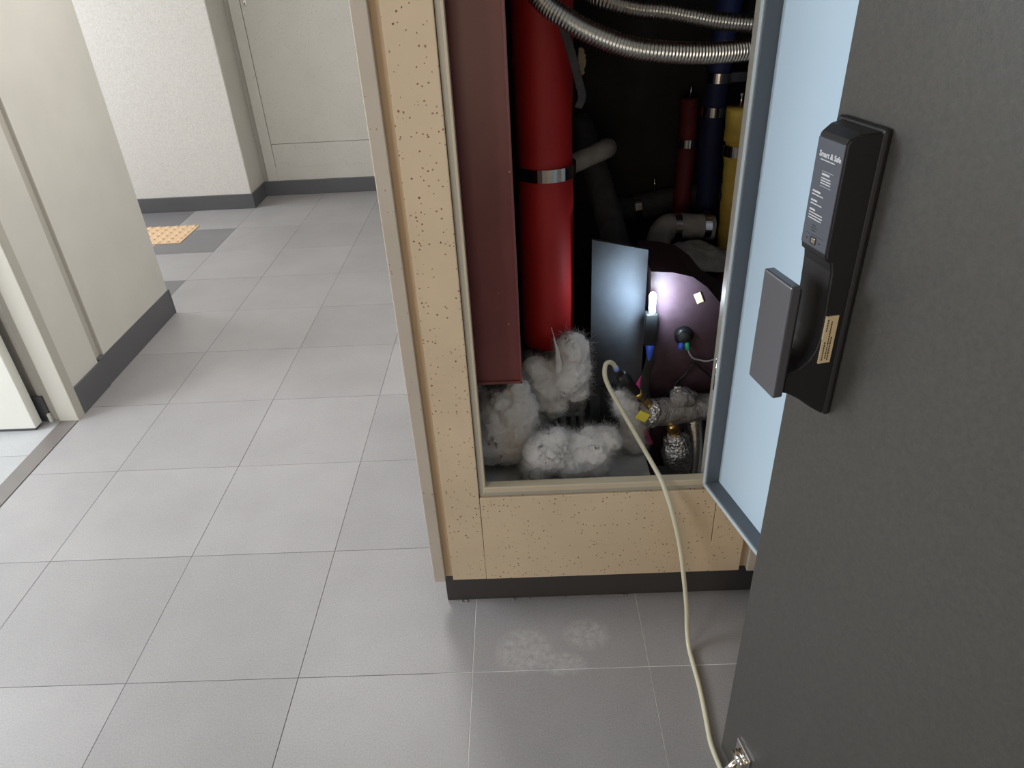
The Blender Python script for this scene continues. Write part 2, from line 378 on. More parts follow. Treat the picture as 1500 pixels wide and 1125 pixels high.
# wall and shaft body
struct(bx('wall_shaft_left', (-0.224, 1.262, 0, -0.205, 4.93, H), M['hall_steel']))
struct(bx('wall_shaft_back', (-0.205, 2.2, 0, 1.25, 2.28, H), M['shaft_shade']))
struct(bx('wall_shaft_right', (0.80, 1.262, 0, 0.86, 2.2, H), M['shaft_shade']))
struct(bx('floor_shaft', (-0.205, 1.262, 0, 0.80, 2.2, 0.20), M['concrete']))
struct(bx('floor_shaft_step', (-0.198, 1.262, 0.2, 0.288, 2.0, 0.295), M['step'], None, 0.002))
struct(bx('ceiling_shaft', (-0.205, 1.262, 2.2, 0.80, 2.2, 2.28), M['shaft_shade']))
struct(bx('wall_shaft_lining', (-0.205, 1.262, 0.2, -0.198, 2.2, 2.2), M['shaft_shade']))
# right wall
struct(bx('wall_right', (0.60, 0.0, 0, 0.68, 1.255, H), M['fascia']))
struct(bx('wall_right_near', (0.60, -2.4, 0, 0.68, -1.1, H), M['fascia']))
struct(bx('wall_right_head', (0.60, -1.1, 2.1, 0.68, 0.0, H), M['fascia']))
struct(bx('trim_4', (0.545, 1.0, 0.10, 0.60, 1.262, H), M['fascia'], None, 0.002))
struct(bx('baseboard_right', (0.538, 0.99, 0, 0.60, 1.245, 0.105), M['base_cab'], None, 0.002))
struct(bx('wall_behind', (-1.72, -2.45, 0, 1.3, -2.4, H), M['wallpaper']))

# ------------------------------------------------------------ steel fascia of the pipe shaft
fa = thing('shaft_surround', 'beige speckled steel surround framing the open pipe shaft', 'frame', (0.14, 1.22, 0.098))
Zt = 2.2
bx('stile', (-0.201, 1.218, 0.098, -0.1195, 1.262, Zt), M['fascia'], fa, 0.0015)
bx('stile', (0.4135, 1.218, 0.18, 0.488, 1.262, Zt), M['fascia'], fa, 0.0015)
bx('bottom_panel', (-0.1185, 1.218, 0.195, 0.412, 1.262, 0.353), M['fascia'], fa, 0.0012)
bx('toe_panel', (-0.1192, 1.2184, 0.098, 0.488, 1.262, 0.1955), M['fascia'], fa, 0.0)
bx('head_panel', (-0.1185, 1.218, 2.05, 0.412, 1.262, Zt), M['fascia'], fa, 0.0012)
for s, (a, b, c, d) in ((-1, (-0.201, -0.221, -0.246, -0.219)), (1, (0.488, 0.508, 0.506, 0.533))):
    bx('groove', (min(a, b), 1.230, 0.10, max(a, b), 1.262, Zt), M['groove'], fa)
    bx('flange', (c, 1.214, 0.098, d, 1.262, Zt), M['fascia_side'], fa, 0.0015)
# jamb set back a little, then the cream lip
def frame_ring(nm, xo0, xo1, zo0, zo1, wdt, y0, y1, mt, bev=0.001):
    bx(nm, (xo0, y0, zo0, xo0+wdt, y1, zo1), mt, fa, bev)
    bx(nm, (xo1-wdt, y0, zo0, xo1, y1, zo1), mt, fa, bev)
    bx(nm, (xo0+wdt, y0, zo0, xo1-wdt, y1, zo0+wdt), mt, fa, bev)
    bx(nm, (xo0+wdt, y0, zo1-wdt, xo1-wdt, y1, zo1), mt, fa, bev)
frame_ring('jamb', -0.1185, 0.412, 0.354, 2.05, 0.013, 1.224, 1.242, M['lip_grey'])
bx('sill_lip', (-0.108, 1.217, 0.368, 0.388, 1.240, 0.384), M['lip'], fa, 0.002)
bx('jamb_lip', (-0.1085, 1.219, 0.368, -0.1035, 1.24, 2.04), M['lip'], fa, 0.001)
bx('hinge_jamb', (0.382, 1.222, 0.368, 0.400, 1.262, 2.04), M['lip_grey'], fa, 0.001)
struct(bx('baseboard_shaft', (-0.225, 1.243, 0, 0.545, 1.262, 0.104), M['base_cab'], None, 0.0015))
struct(bx('baseboard_shaft_side', (-0.228, 1.262, 0, -0.224, 4.9, 0.10), M['base_cab']))
bm = bmesh.new()
for k in range(9):
    x = -0.19+0.012*k+random.uniform(-0.004, 0.004) if k < 2 else random.uniform(-0.08, 0.3)
    r_ = bmesh.ops.create_icosphere(bm, subdivisions=1, radius=random.uniform(0.002, 0.004)); bmesh.ops.translate(bm, verts=r_['verts'], vec=(x, 1.238, 0.0015))
o = obj('mortar_crumbs', bm, M['concrete']); o['kind'] = 'stuff'; o['label'] = 'grey mortar crumbs along the foot of the dark plinth'; o['category'] = 'debris'

# ------------------------------------------------------------ tactile pad
tp = thing('tactile_paving', 'orange tactile paving tile with raised dots by the far baseboard', 'tactile tile', (-2.17, 4.15, 0))
bx('base_tile', (-2.34, 4.0, -0.002, -2.01, 4.31, 0.004), M['tactile'], tp, 0.001)
bm = bmesh.new()
for i in range(6):
    for j in range(6):
        r_ = bmesh.ops.create_cone(bm, cap_ends=True, segments=12, radius1=0.017, radius2=0.010, depth=0.006)
        bmesh.ops.translate(bm, verts=r_['verts'], vec=(-2.3125+0.055*i-(-2.17), 4.0175+0.055*j-4.15, 0.007))
o = obj('raised_dots', bm, M['tactile'], tp); o['kind'] = 'stuff'

# ------------------------------------------------------------ pipe shaft door (open, pan type)
th = math.radians(14.0)
def door_frame(Hx, Hy, th):
    u = Vector((math.sin(th), -math.cos(th), 0)); n = Vector((-math.cos(th), -math.sin(th), 0)); z = Vector((0, 0, 1))
    return Matrix(((u.x, n.x, z.x, Hx), (u.y, n.y, z.y, Hy), (0, 0, 1, 0), (0, 0, 0, 1)))
pd = thing('shaft_door', 'white steel pan door of the pipe shaft, cool light in its colour, standing open', 'door', (0.372, 1.205, 0.383))
mt = door_frame(0.372, 1.205, th)
W, z0, z1, dp = 0.49, 0.380, 2.03, 0.034
def pbx(nm, c, m_, bev=0.0008, par=pd): return bx(nm, c, m_, par, bev, mt)
pbx('door_panel', (0.004, -dp, z0+0.004, W-0.004, -dp+0.003, z1-0.004), M['cool_tinted_white'])
pbx('rim', (0.0, -dp, z0, 0.0085, 0.0, z1), M['pale_edge'])
pbx('rim', (W-0.0085, -dp, z0, W, 0.0, z1), M['pale_edge'])
pbx('rim', (0.0085, -dp, z0, W-0.0085, 0.0, z0+0.0085), M['pale_edge'])
pbx('rim', (0.0085, -dp, z1-0.0085, W-0.0085, 0.0, z1), M['pale_edge'])
for c_ in ((0.0085, -dp+0.003, z0+0.0085, 0.0125, -0.003, z1-0.0085), (0.0125, -dp+0.003, z0+0.0085, W-0.0085, -0.003, z0+0.0125)): pbx('recess_shade_strip', c_, M['recess_shade'], 0.0)  # dark strips added as the shade along the hinge and bottom rims
pbx('rivet', (0.003, -0.001, z0+0.004, 0.006, 0.0012, z0+0.007), M['chrome'], 0.0005)
for hz in (0.62, 1.75):
    tube('hinge', [(0.377, 1.215, hz), (0.377, 1.215, hz+0.07)], 0.004, M['chrome'], pd, n=1, seg=12)

# ------------------------------------------------------------ entrance door with the digital lock
th2 = math.radians(11.8)
me_ = door_frame(0.357, 0.83, th2)
ed = thing('entrance_door', 'charcoal entrance door leaf standing wide open at the right', 'door', (0.357, 0.83, 0.012))
bx('door_leaf', (0.0, -0.042, 0.014, 0.87, 0.0, 2.05), M['charcoal'], ed, 0.0015, me_)
bx('edge_strip', (-0.0012, -0.037, 0.02, 0.0005, -0.005, 2.04), M['casing'], ed, 0.0, me_)
L = thing('door_lock', 'black push-pull digital door lock with lever plate, mounted on the charcoal door', 'door lock', (0.36, 0.80, 0.88))
lm = me_
# back plate, wider than the casing, with bevelled corners
bm = bmesh.new(); vs = box(bm, 0.012, 0.0, 0.884, 0.096, 0.010, 1.229, bev=0.004, mtx=lm); off(bm, L); obj('back_plate', bm, M['casing'], L)
# casing side profile in (n, z), extruded along the door, tapering outwards
prof = [(0.008, 1.226), (0.030, 1.226), (0.044, 1.221), (0.0465, 1.217), (0.0465, 1.098), (0.045, 1.093), (0.0385, 1.088), (0.036, 1.078), (0.0345, 1.05), (0.033, 1.02),
        (0.033, 0.995), (0.036, 0.978), (0.042, 0.966), (0.052, 0.957), (0.064, 0.952), (0.070, 0.950), (0.070, 0.926), (0.060, 0.922), (0.045, 0.912), (0.028, 0.898), (0.008, 0.884)]
bm = bmesh.new(); n_ = len(prof)
def width(d): t = min(1, max(0, d/0.047)); return 0.016+0.026*t, 0.094-0.002*t
A = []; B = []
for d, z in prof:
    a_, b_ = width(min(d, 0.047)); A.append(bm.verts.new((a_, d, z))); B.append(bm.verts.new((b_, d, z)))
bm.faces.new(A); bm.faces.new(B[::-1])
for i in range(n_): bm.faces.new((A[i], B[i], B[(i+1) % n_], A[(i+1) % n_]))
bmesh.ops.recalc_face_normals(bm, faces=bm.faces[:])
es = [e for e in bm.edges if len(e.link_faces) == 2 and e.calc_face_angle() > 0.9]
bmesh.ops.bevel(bm, geom=es, offset=0.0022, segments=3, affect='EDGES')
for v in bm.verts: v.co = lm @ v.co
off(bm, L); obj('casing', bm, M['casing'], L)
# slate cover with the print
bx('face_cover', (0.0435, 0.0455, 1.100, 0.0905, 0.0478, 1.216), M['lock_face'], L, 0.0008, lm)
fc = [o for o in C.objects if o.name.startswith('face_cover')][0]
def txt(s, size, u, z, material, parent, d=0.0479, bold=0.0, width=None, name='lettering', frame=None, sx=1.0):
    c = bpy.data.curves.new(name, 'FONT'); c.body = s; c.size = size; c.offset = bold; c.extrude = 0.0001; c.resolution_u = 2
    t = bpy.data.objects.new(name, c); C.objects.link(t)
    dg = bpy.context.evaluated_depsgraph_get(); me = bpy.data.meshes.new_from_object(t.evaluated_get(dg)); bpy.data.objects.remove(t)
    l = root_loc(parent); fm = frame or lm
    for v in me.vertices:
        # text reads along +u when seen from the front of the door
        q = Vector((u + v.co.x*sx, d + v.co.z, z + v.co.y)); v.co = (fm @ q) - l
    return link(name, me, material, parent)
txt('Smart & Safe', 0.0082, 0.0500, 1.1975, M['print'], fc, bold=0.00018, sx=0.90)
bm = bmesh.new()
def dash(u0, u1, z, h=0.0009):
    box(bm, u0, 0.0477, z-h/2, u1, 0.0480, z+h/2, mtx=lm)
def dashes(u0, u1, z, h=0.0011):
    u = u0
    while u < u1:
        wd_ = random.uniform(0.0012, 0.003); dash(u, min(u+wd_, u1), z, h); u += wd_+0.0006
dashes(0.0535, 0.079, 1.1945, 0.0011); dash(0.060, 0.080, 1.1835, 0.0003); dashes(0.0605, 0.074, 1.1805, 0.0022)
for k, e in enumerate((0.077, 0.078, 0.078)): dashes(0.0605, e, 1.1765-0.0027*k, 0.0013)
dash(0.060, 0.080, 1.168, 0.0003)
for (z, e, hh) in ((1.160, 0.064, 0.002), (1.1565, 0.070, 0.0012), (1.150, 0.061, 0.002), (1.1465, 0.070, 0.0012), (1.140, 0.060, 0.002), (1.1365, 0.074, 0.0012), (1.1335, 0.075, 0.0012), (1.1305, 0.074, 0.0012)):
    dashes(0.0495, e, z, hh)
off(bm, fc); o = obj('small_print', bm, M['print'], fc)
bm = bmesh.new()
dashes(0.060, 0.067, 1.124, 0.001); dashes(0.058, 0.069, 1.121, 0.0008); dashes(0.060, 0.067, 1.118, 0.001); dash(0.050, 0.084, 1.1135, 0.0003); dashes(0.0525, 0.0555, 1.1075, 0.0014); dashes(0.076, 0.079, 1.1075, 0.0014)
off(bm, fc); obj('small_print', bm, M['casing'], fc)
b_ = bx('screw_window', (0.0605, 0.0474, 1.1035, 0.0715, 0.0484, 1.1115), M['casing'], fc, 0.0008, lm)
bx('silver_screw', (0.063, 0.048, 1.1045, 0.070, 0.0489, 1.1105), M['chrome'], b_, 0.0006, lm)
# handle plate
bm = bmesh.new(); box(bm, 0.034, 0.070, 0.921, 0.094, 0.083, 1.067, bev=0.0022, mtx=lm); off(bm, L); obj('pull_plate', bm, M['handle_plate'], L)
hp = [o for o in C.objects if o.name.startswith('pull_plate')][0]
bx('plate_back', (0.037, 0.0665, 0.925, 0.091, 0.0705, 1.062), M['casing'], hp, 0.0015, lm)
# serial sticker on the side facing the camera (normal +u)
st = bx('serial_sticker', (0.0915, 0.016, 0.962, 0.0946, 0.031, 1.024), M['sticker'], L, 0.0, lm)
bm = bmesh.new()
for k, (dd, a_, b_2) in enumerate(((0.020, 0.966, 0.995), (0.023, 0.968, 1.018), (0.027, 0.966, 0.99), (0.028, 1.005, 1.020))):
    z = a_
    while z < b_2:
        q = random.uniform(0.0012, 0.003); box(bm, 0.0945, dd, z, 0.0949, dd+0.0014, z+q, mtx=lm); z += q+0.001
off(bm, st); obj('sticker_print', bm, M['ink'], st)
# kick-down stop at the foot of the door
ds = thing('door_stop', 'chrome kick-down stop with rubber foot at the bottom of the charcoal door', 'door stop', (0.37, 0.77, 0.0))
bx('bracket', (0.050, 0.0, 0.050, 0.098, 0.004, 0.125), M['chrome'], ds, 0.0012, me_)
a0 = me_ @ Vector((0.074, 0.012, 0.095)); a1 = me_ @ Vector((0.066, 0.040, 0.028))
tube('arm', [tuple(a0), tuple(a1)], 0.0065, M['chrome'], ds, n=1, seg=14)
h0 = me_ @ Vector((0.060, 0.010, 0.100)); h1 = me_ @ Vector((0.090, 0.010, 0.100))
tube('pivot', [tuple(h0), tuple(h1)], 0.0085, M['chrome'], ds, n=1, seg=16)
f0 = me_ @ Vector((0.066, 0.042, 0.040)); f1 = me_ @ Vector((0.063, 0.050, 0.0005))
tube('rubber_foot', [tuple(f0), tuple(f1)], 0.0125, M['black_rubber'], ds, n=1, seg=18)

# ------------------------------------------------------------ inside the shaft
du = thing('maroon_duct', 'maroon painted steel duct hanging down at the left of the shaft', 'duct', (-0.06, 1.31, 0.6))
bm = bmesh.new(); prism(bm, [(-0.185, 0.606), (-0.013, 0.598), (-0.016, 2.19), (-0.185, 2.19)], 1.31, 1.44); off(bm, du); obj('duct_body', bm, M['maroon'], du)
bx('folded_edge', (-0.0165, 1.305, 0.597, -0.0115, 1.312, 2.19), M['maroon'], du, 0.001)
bx('folded_edge', (-0.185, 1.305, 0.597, -0.0115, 1.312, 0.603), M['maroon'], du, 0.001)
rp = thing('red_pipe', 'thick red jacketed riser pipe behind the maroon duct', 'pipe', (0.06, 1.6, 0.55))
bm = bmesh.new(); pts = [(0.058, 1.6, 0.545+0.06*k) for k in range(29)]
sweep(bm, pts, lambda s: 0.063+0.0015*math.sin(s*9), 40)
for v in bm.verts: v.co += noise.noise_vector(v.co*7)*0.0025
off(bm, rp); obj('jacket', bm, M['red'], rp, True)
tube('foil_end', [(0.055, 1.6, 0.295), (0.056, 1.6, 0.548)], 0.038, M['foil'], rp, n=8, seg=24, jit=0.003)
ring_band('clamp_band', (0.060, 1.6, 0.975), (0, 0, 1), 0.0660, 0.028, M['chrome'], rp)
tag(tube('branch_pipe', [(0.095, 1.70, 0.945), (0.14, 1.74, 0.950), (0.19, 1.78, 0.957), (0.222, 1.83, 0.957), (0.236, 1.95, 0.928), (0.26, 2.21, 0.865)], 0.0235, M['grey_lag'], None, 6, 18, jit=0.003), 'short grey lagged branch pipe sticking out behind the red riser', 'pipe')
tag(tube('hanging_strap', [(0.070, 1.51, 1.36), (0.084, 1.515, 1.293), (0.105, 1.52, 1.239), (0.125, 1.52, 1.170), (0.134, 1.53, 1.135), (0.127, 1.54, 1.112)], 0.0085, M['dark_lag'], None, 6, 12, flat=0.25), 'dark grey strap hanging down beside the red riser', 'strap')
# flexible steel conduits
def conduit(name, pts, r, label, pitch=0.0065, k=6, parent=None, mt_='steel'):
    P = resample(catmull(pts, 12), pitch/k)
    bm = bmesh.new(); sweep(bm, P, lambda s: r*(1+0.085*math.sin(2*PI*s/pitch)), 22)
    off(bm, parent); o = obj(name, bm, M[mt_], parent, True)
    if parent is None: tag(o, label, 'conduit', None)
    return o
conduit('flexible_conduit', [(-0.04, 1.56, 1.44), (0.02, 1.50, 1.355), (0.059, 1.48, 1.309), (0.099, 1.46, 1.282), (0.148, 1.45, 1.256), (0.212, 1.45, 1.232), (0.276, 1.45, 1.220), (0.370, 1.47, 1.211), (0.462, 1.50, 1.210), (0.543, 1.53, 1.218), (0.64, 1.6, 1.24), (0.78, 1.66, 1.28)], 0.0185, 'lower sagging ribbed steel conduit across the top of the shaft')
conduit('flexible_conduit', [(0.03, 1.76, 1.39), (0.137, 1.68, 1.325), (0.185, 1.63, 1.300), (0.248, 1.62, 1.282), (0.324, 1.62, 1.271), (0.415, 1.62, 1.252), (0.500, 1.62, 1.241), (0.584, 1.62, 1.234), (0.78, 1.66, 1.235)], 0.0165, 'upper ribbed steel conduit behind the sagging one')
bm = bmesh.new()
outl = [(-0.008, -0.026), (0.004, -0.036), (0.010, -0.030), (0.008, -0.02), (0.012, -0.012), (0.014, 0.004), (0.011, 0.008), (0.013, 0.016), (0.008, 0.020), (0.009, 0.028), (0.002, 0.036), (-0.007, 0.034), (-0.009, 0.01)]
prism(bm, [(0.188+a, 1.114+b) for a, b in outl], 2.178, 2.20)
tag(obj('foam_patch', bm, M['cream_foam']), 'torn cream foam patch on the dark rear wall of the shaft', 'foam')
# coloured risers at the back right
def riser(name, pts, r, mt_, label, bands, cat='pipe', jit=0.004, extra=None):
    t = thing(name, label, cat, pts[0])
    tube('lagging', pts, r, M[mt_], t, 8, 22, jit=jit)
    for c, wd_ in bands: ring_band('band', c, (0.02, 0, 1), r+0.003, wd_, M['chrome'], t)
    return t
t = riser('dark_red_pipe', [(0.477, 2.08, 0.66), (0.481, 2.08, 0.90), (0.478, 2.08, 1.02)], 0.025, 'dark_red', 'thin dark red lagged pipe at the back of the shaft', [((0.481, 2.08, 0.902), 0.022)])
tube('threaded_rod', [(0.480, 2.08, 1.02), (0.481, 2.08, 1.055)], 0.003, M['chrome'], t, 1, 8)
t = riser('blue_pipe', [(0.552, 2.06, 0.20), (0.549, 2.06, 0.74), (0.540, 2.05, 0.95), (0.549, 2.05, 1.15), (0.565, 2.05, 1.5), (0.57, 2.05, 2.2)], 0.031, 'blue', 'dark blue lagged riser behind the yellow pipe', [((0.545, 2.05, 1.076), 0.025), ((0.540, 2.05, 0.99), 0.025)])
bx('hanger', (0.575, 2.03, 1.064, 0.64, 2.04, 1.088), M['dark_lag'], t, 0.001)
t = riser('yellow_pipe', [(0.597, 1.92, 0.20), (0.590, 1.92, 0.50), (0.584, 1.92, 0.75), (0.580, 1.92, 0.885), (0.577, 1.92, 0.905)], 0.033, 'yellow', 'mustard yellow lagged pipe beside the blue riser', [((0.579, 1.92, 0.915), 0.028)])
tube('lagging', [(0.578, 1.92, 0.925), (0.577, 1.92, 0.94), (0.576, 1.92, 0.98), (0.576, 1.92, 1.022)], lambda s: 0.036 if s > 0.012 else 0.03, M['yellow'], t, 6, 22, jit=0.004)
tube('threaded_rod', [(0.574, 1.92, 1.02), (0.574, 1.92, 1.055)], 0.0035, M['chrome'], t, 1, 8)
ring_band('rod_nut', (0.574, 1.92, 1.053), (0, 0, 1), 0.004, 0.005, M['chrome'], t, 0.003)
# lagged horizontal pipes
wp = thing('white_lagged_pipe', 'grey-white lagged pipe with two clips running level at the back', 'pipe', (0.47, 2.0, 0.68))
tube('lagging', [(0.393, 1.93, 0.60), (0.388, 1.93, 0.665), (0.406, 1.935, 0.702), (0.437, 1.94, 0.706), (0.485, 1.94, 0.703), (0.530, 1.94, 0.698), (0.540, 1.94, 0.697)], 0.035, M['grey_lag'], wp, 8, 22, jit=0.004)
for x in (0.438, 0.520): ring_band('band', (x, 1.94, 0.704), (1, 0, -0.03), 0.0375, 0.019, M['chrome'], wp)
dl = thing('dark_lagged_pipe', 'dark grey lagged pipe crossing behind the white one', 'pipe', (0.36, 2.1, 0.69))
tube('lagging', [(0.26, 2.155, 0.69), (0.34, 2.155, 0.69), (0.46, 2.155, 0.71), (0.62, 2.155, 0.73), (0.78, 2.155, 0.74)], 0.040, M['dark_lag'], dl, 8, 20, jit=0.004)
ring_band('band', (0.36, 2.155, 0.693), (1, 0, 0.1), 0.043, 0.020, M['chrome'], dl)
tube('threaded_rod', [(0.412, 2.15, 0.74), (0.407, 2.15, 0.785)], 0.003, M['chrome'], dl, 1, 8)
tag(tube('slanting_pipe', [(0.17, 2.10, 0.97), (0.223, 1.96, 0.82), (0.250, 1.86, 0.71), (0.255, 1.78, 0.60), (0.24, 1.70, 0.44), (0.235, 1.68, 0.295)], 0.038, M['dark_lag'], None, 8, 22, jit=0.005), 'dark grey lagged pipe slanting down behind the lit torch', 'pipe')
# box-shaped maroon duct with the torch
mb = thing('maroon_box_duct', 'dull maroon box duct standing at the right, torch stuck on it', 'duct', (0.45, 1.5, 0.2))
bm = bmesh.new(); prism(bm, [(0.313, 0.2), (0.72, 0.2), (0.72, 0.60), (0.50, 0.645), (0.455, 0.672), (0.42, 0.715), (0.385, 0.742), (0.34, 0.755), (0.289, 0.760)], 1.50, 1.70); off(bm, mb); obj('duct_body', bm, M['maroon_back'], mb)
bx('folded_edge', (0.455, 1.4965, 0.2, 0.458, 1.5005, 0.668), M['maroon_back'], mb, 0.0005)
bm = bmesh.new(); prism(bm, [(0.158, 0.295), (0.286, 0.295), (0.286, 0.80), (0.158, 0.83)], 1.53, 1.54)  # sheet added close behind the torch so its light spreads as a glow
tag(obj('torch_glow_partition', bm, M['shaft_panel']), 'dark dusty sheet partition added close behind the torch to catch its glow', 'panel')
bm = bmesh.new(); box(bm, 0.181, 1.50, 0.295, 0.215, 1.506, 0.455, 0.001); tag(obj('black_plate', bm, M['black']), 'narrow black plate standing among the wool clumps', 'plate')
# crumpled grey sheet over the lid
bm = bmesh.new(); N = 34
G = [[bm.verts.new((0.33+0.22*i/N, 1.715+0.15*j/N, 0)) for j in range(N+1)] for i in range(N+1)]
for i in range(N+1):
    for j in range(N+1):
        v = G[i][j]; u_, w_ = i/N*2-1, j/N*2-1; e = max(0, 1-(abs(u_)**2.6+abs(w_)**2.6))
        v.co.z = 0.66+0.045*e**0.5 + 0.010*noise.noise(Vector((v.co.x*26, v.co.y*26, 1))) * (e > 0) + 0.004*noise.noise(Vector((v.co.x*90, v.co.y*90, 5)))*(e > 0)
for i in range(N):
    for j in range(N): bm.faces.new((G[i][j], G[i+1][j], G[i+1][j+1], G[i][j+1]))
o = obj('crumpled_cover', bm, M['grey_lag'], None, True); sm = o.modifiers.new('s', 'SOLIDIFY'); sm.thickness = 0.003
tag(o, 'crumpled grey wrapping heaped behind the maroon box duct', 'wrapping')
tag(bx('paper_tag', (-0.008, -0.0005, -0.013, 0.008, 0.0005, 0.013), M['sticker'], None, 0.0, Matrix.Translation((0.402, 1.4975, 0.690)) @ Matrix.Rotation(-0.4, 4, 'Y')), 'small cream paper tag stuck on the maroon box duct', 'tag')
# torch
to = thing('torch', 'slim work torch glowing cold white on the box duct corner', 'torch', (0.291, 1.465, 0.57))
bm = bmesh.new(); r_ = bmesh.ops.create_uvsphere(bm, u_segments=18, v_segments=12, radius=1.0)
for v in r_['verts']: v.co = Vector((0.287+v.co.x*0.0085, 1.452+v.co.y*0.006, 0.718+v.co.z*0.014))
off(bm, to); obj('bulb', bm, M['lamp'], to, True)
tube('neck', [(0.289, 1.462, 0.710), (0.290, 1.468, 0.69), (0.291, 1.468, 0.672)], 0.0085, M['torch_body'], to, 4, 14)
bx('magnet_base', (0.276, 1.462, 0.585, 0.305, 1.484, 0.672), M['black'], to, 0.004)
tube('tip', [(0.291, 1.466, 0.588), (0.290, 1.462, 0.578), (0.289, 1.460, 0.560), (0.288, 1.460, 0.550)], lambda s: 0.011-0.16*s, M['blue_plastic'], to, 4, 14)
l = bpy.data.lights.new('torch_light', 'SPOT'); l.energy = 9.0; l.spot_size = 2.5; l.spot_blend = 1.0; l.color = (0.62, 0.84, 1.0); l.shadow_soft_size = 0.012
lo = bpy.data.objects.new('torch_light', l); C.objects.link(lo); lo.location = Vector((0.286, 1.432, 0.706))-Vector(to.location); lo.parent = to; lo.rotation_euler = Vector((0.1, 1, 0.0)).to_track_quat('-Z', 'Y').to_euler()
# strap and ribbon below the torch
tag(tube('black_strap', [(0.292, 1.458, 0.568), (0.290, 1.456, 0.545), (0.282, 1.452, 0.515), (0.281, 1.450, 0.480), (0.288, 1.452, 0.445), (0.296, 1.455, 0.41)], 0.011, M['black_rubber'], None, 8, 12, flat=0.18, up=(0, 1, 0)), 'twisted black strap hanging below the torch', 'strap')
tag(tube('pink_ribbon', [(0.280, 1.463, 0.505), (0.269, 1.461, 0.475), (0.276, 1.460, 0.440), (0.288, 1.462, 0.410), (0.284, 1.462, 0.375), (0.288, 1.462, 0.345), (0.302, 1.462, 0.312), (0.306, 1.462, 0.30)], lambda s: 0.011*(1-0.5*abs(s/0.21-0.5)), M['pink'], None, 8, 12, flat=0.15, up=(0, 1, 0)), 'bright pink ribbon hanging behind the hose connector', 'ribbon')
# socket in the box duct and its cables
so = thing('cable_grommet', 'round black grommet with blue and green plugs in the box duct', 'grommet', (0.374, 1.497, 0.597))
tube('rim', [(0.374, 1.502, 0.598), (0.374, 1.486, 0.594)], 0.0215, M['black'], so, 1, 26)
tube('cap', [(0.374, 1.488, 0.594), (0.374, 1.478, 0.592)], 0.015, M['black_rubber'], so, 1, 22)
tube('plug', [(0.368, 1.484, 0.582), (0.366, 1.478, 0.568)], 0.0065, M['blue_plastic'], so, 1, 12)
tube('plug', [(0.380, 1.484, 0.582), (0.383, 1.478, 0.566)], 0.006, M['green_plastic'], so, 1, 12)
tag(tube('grey_cable', [(0.383, 1.478, 0.568), (0.388, 1.478, 0.555), (0.398, 1.480, 0.541), (0.415, 1.485, 0.532), (0.435, 1.485, 0.528), (0.470, 1.485, 0.536), (0.60, 1.49, 0.56)], 0.0022, M['wire'], None, 8, 10), 'thin pale grey cable running right from the grommet', 'cable')
tag(tube('black_cable', [(0.300, 1.475, 0.36), (0.322, 1.48, 0.40), (0.355, 1.485, 0.455), (0.385, 1.485, 0.495), (0.402, 1.485, 0.522), (0.43, 1.485, 0.50), (0.47, 1.487, 0.47), (0.60, 1.49, 0.44)], 0.0026, M['black'], None, 8, 10), 'thin black cable looping behind the foil pipe', 'cable')
# foil wrapped horizontal pipe with valve
fp = thing('foil_wrapped_pipe', 'foil wrapped pipe coming in level from the right of the shaft', 'pipe', (0.37, 1.43, 0.425))
tube('foil_wrap', [(0.285, 1.412, 0.432), (0.300, 1.418, 0.431), (0.36, 1.435, 0.422), (0.43, 1.45, 0.420), (0.50, 1.452, 0.418), (0.79, 1.452, 0.41)], 0.0335, M['foil_dull'], fp, 12, 30, jit=0.0035)
bm = bmesh.new(); sweep(bm, catmull([(0.2795, 1.409, 0.4325), (0.283, 1.4105, 0.432), (0.292, 1.414, 0.432), (0.302, 1.418, 0.431)], 6), lambda s: 0.0345 if s > 0.006 else 0.031, 30)
for v in bm.verts: v.co += noise.noise_vector(v.co*70)*0.004
off(bm, fp); obj('foil_end_cap', bm, M['foil'], fp, True)
bm = bmesh.new(); r_ = bmesh.ops.create_icosphere(bm, subdivisions=4, radius=1.0)
for v in r_['verts']:
    v.co = Vector((0.370+v.co.x*0.034, 1.430+v.co.y*0.026, 0.462+v.co.z*0.024)); v.co += noise.noise_vector(v.co*60)*0.006
off(bm, fp); obj('foil_bump', bm, M['foil_dull'], fp, True)
bx('foil_ear', (0.345, 1.424, 0.478, 0.362, 1.430, 0.496), M['foil'], fp, 0.001)
cn = thing('hose_connector', 'black and brass hose connector on the end of the foil pipe', 'connector', (0.25, 1.395, 0.51))
cp = [Vector((0.2085, 1.378, 0.566)), Vector((0.294, 1.412, 0.448))]
def al(t): return tuple(cp[0].lerp(cp[1], t))
bm = bmesh.new(); sweep(bm, [al(0), al(0.04), al(0.16), al(0.22), al(0.26), al(0.55), al(0.60)], 0.012, 24)
rr = [0.0135, 0.0158, 0.0162, 0.0150, 0.0115, 0.0095, 0.009]
for i, r0 in enumerate(rr):
    for v in bm.verts[:]:
        pass
bm.free()
def lathe_line(name, ts, rs, material, parent, seg=24):
    bm = bmesh.new(); ax = (cp[1]-cp[0]).normalized(); u_ = ax.orthogonal().normalized(); v_ = ax.cross(u_); rings = []
    for t, r in zip(ts, rs):
        c = cp[0].lerp(cp[1], t); rings.append([bm.verts.new(c+(u_*math.cos(2*PI*k/seg)+v_*math.sin(2*PI*k/seg))*r) for k in range(seg)])
    for a, b in zip(rings[:-1], rings[1:]):
        for k in range(seg): bm.faces.new((a[k], a[(k+1) % seg], b[(k+1) % seg], b[k]))
    bm.faces.new(rings[0][::-1]); bm.faces.new(rings[-1]); off(bm, parent); return obj(name, bm, material, parent, True)
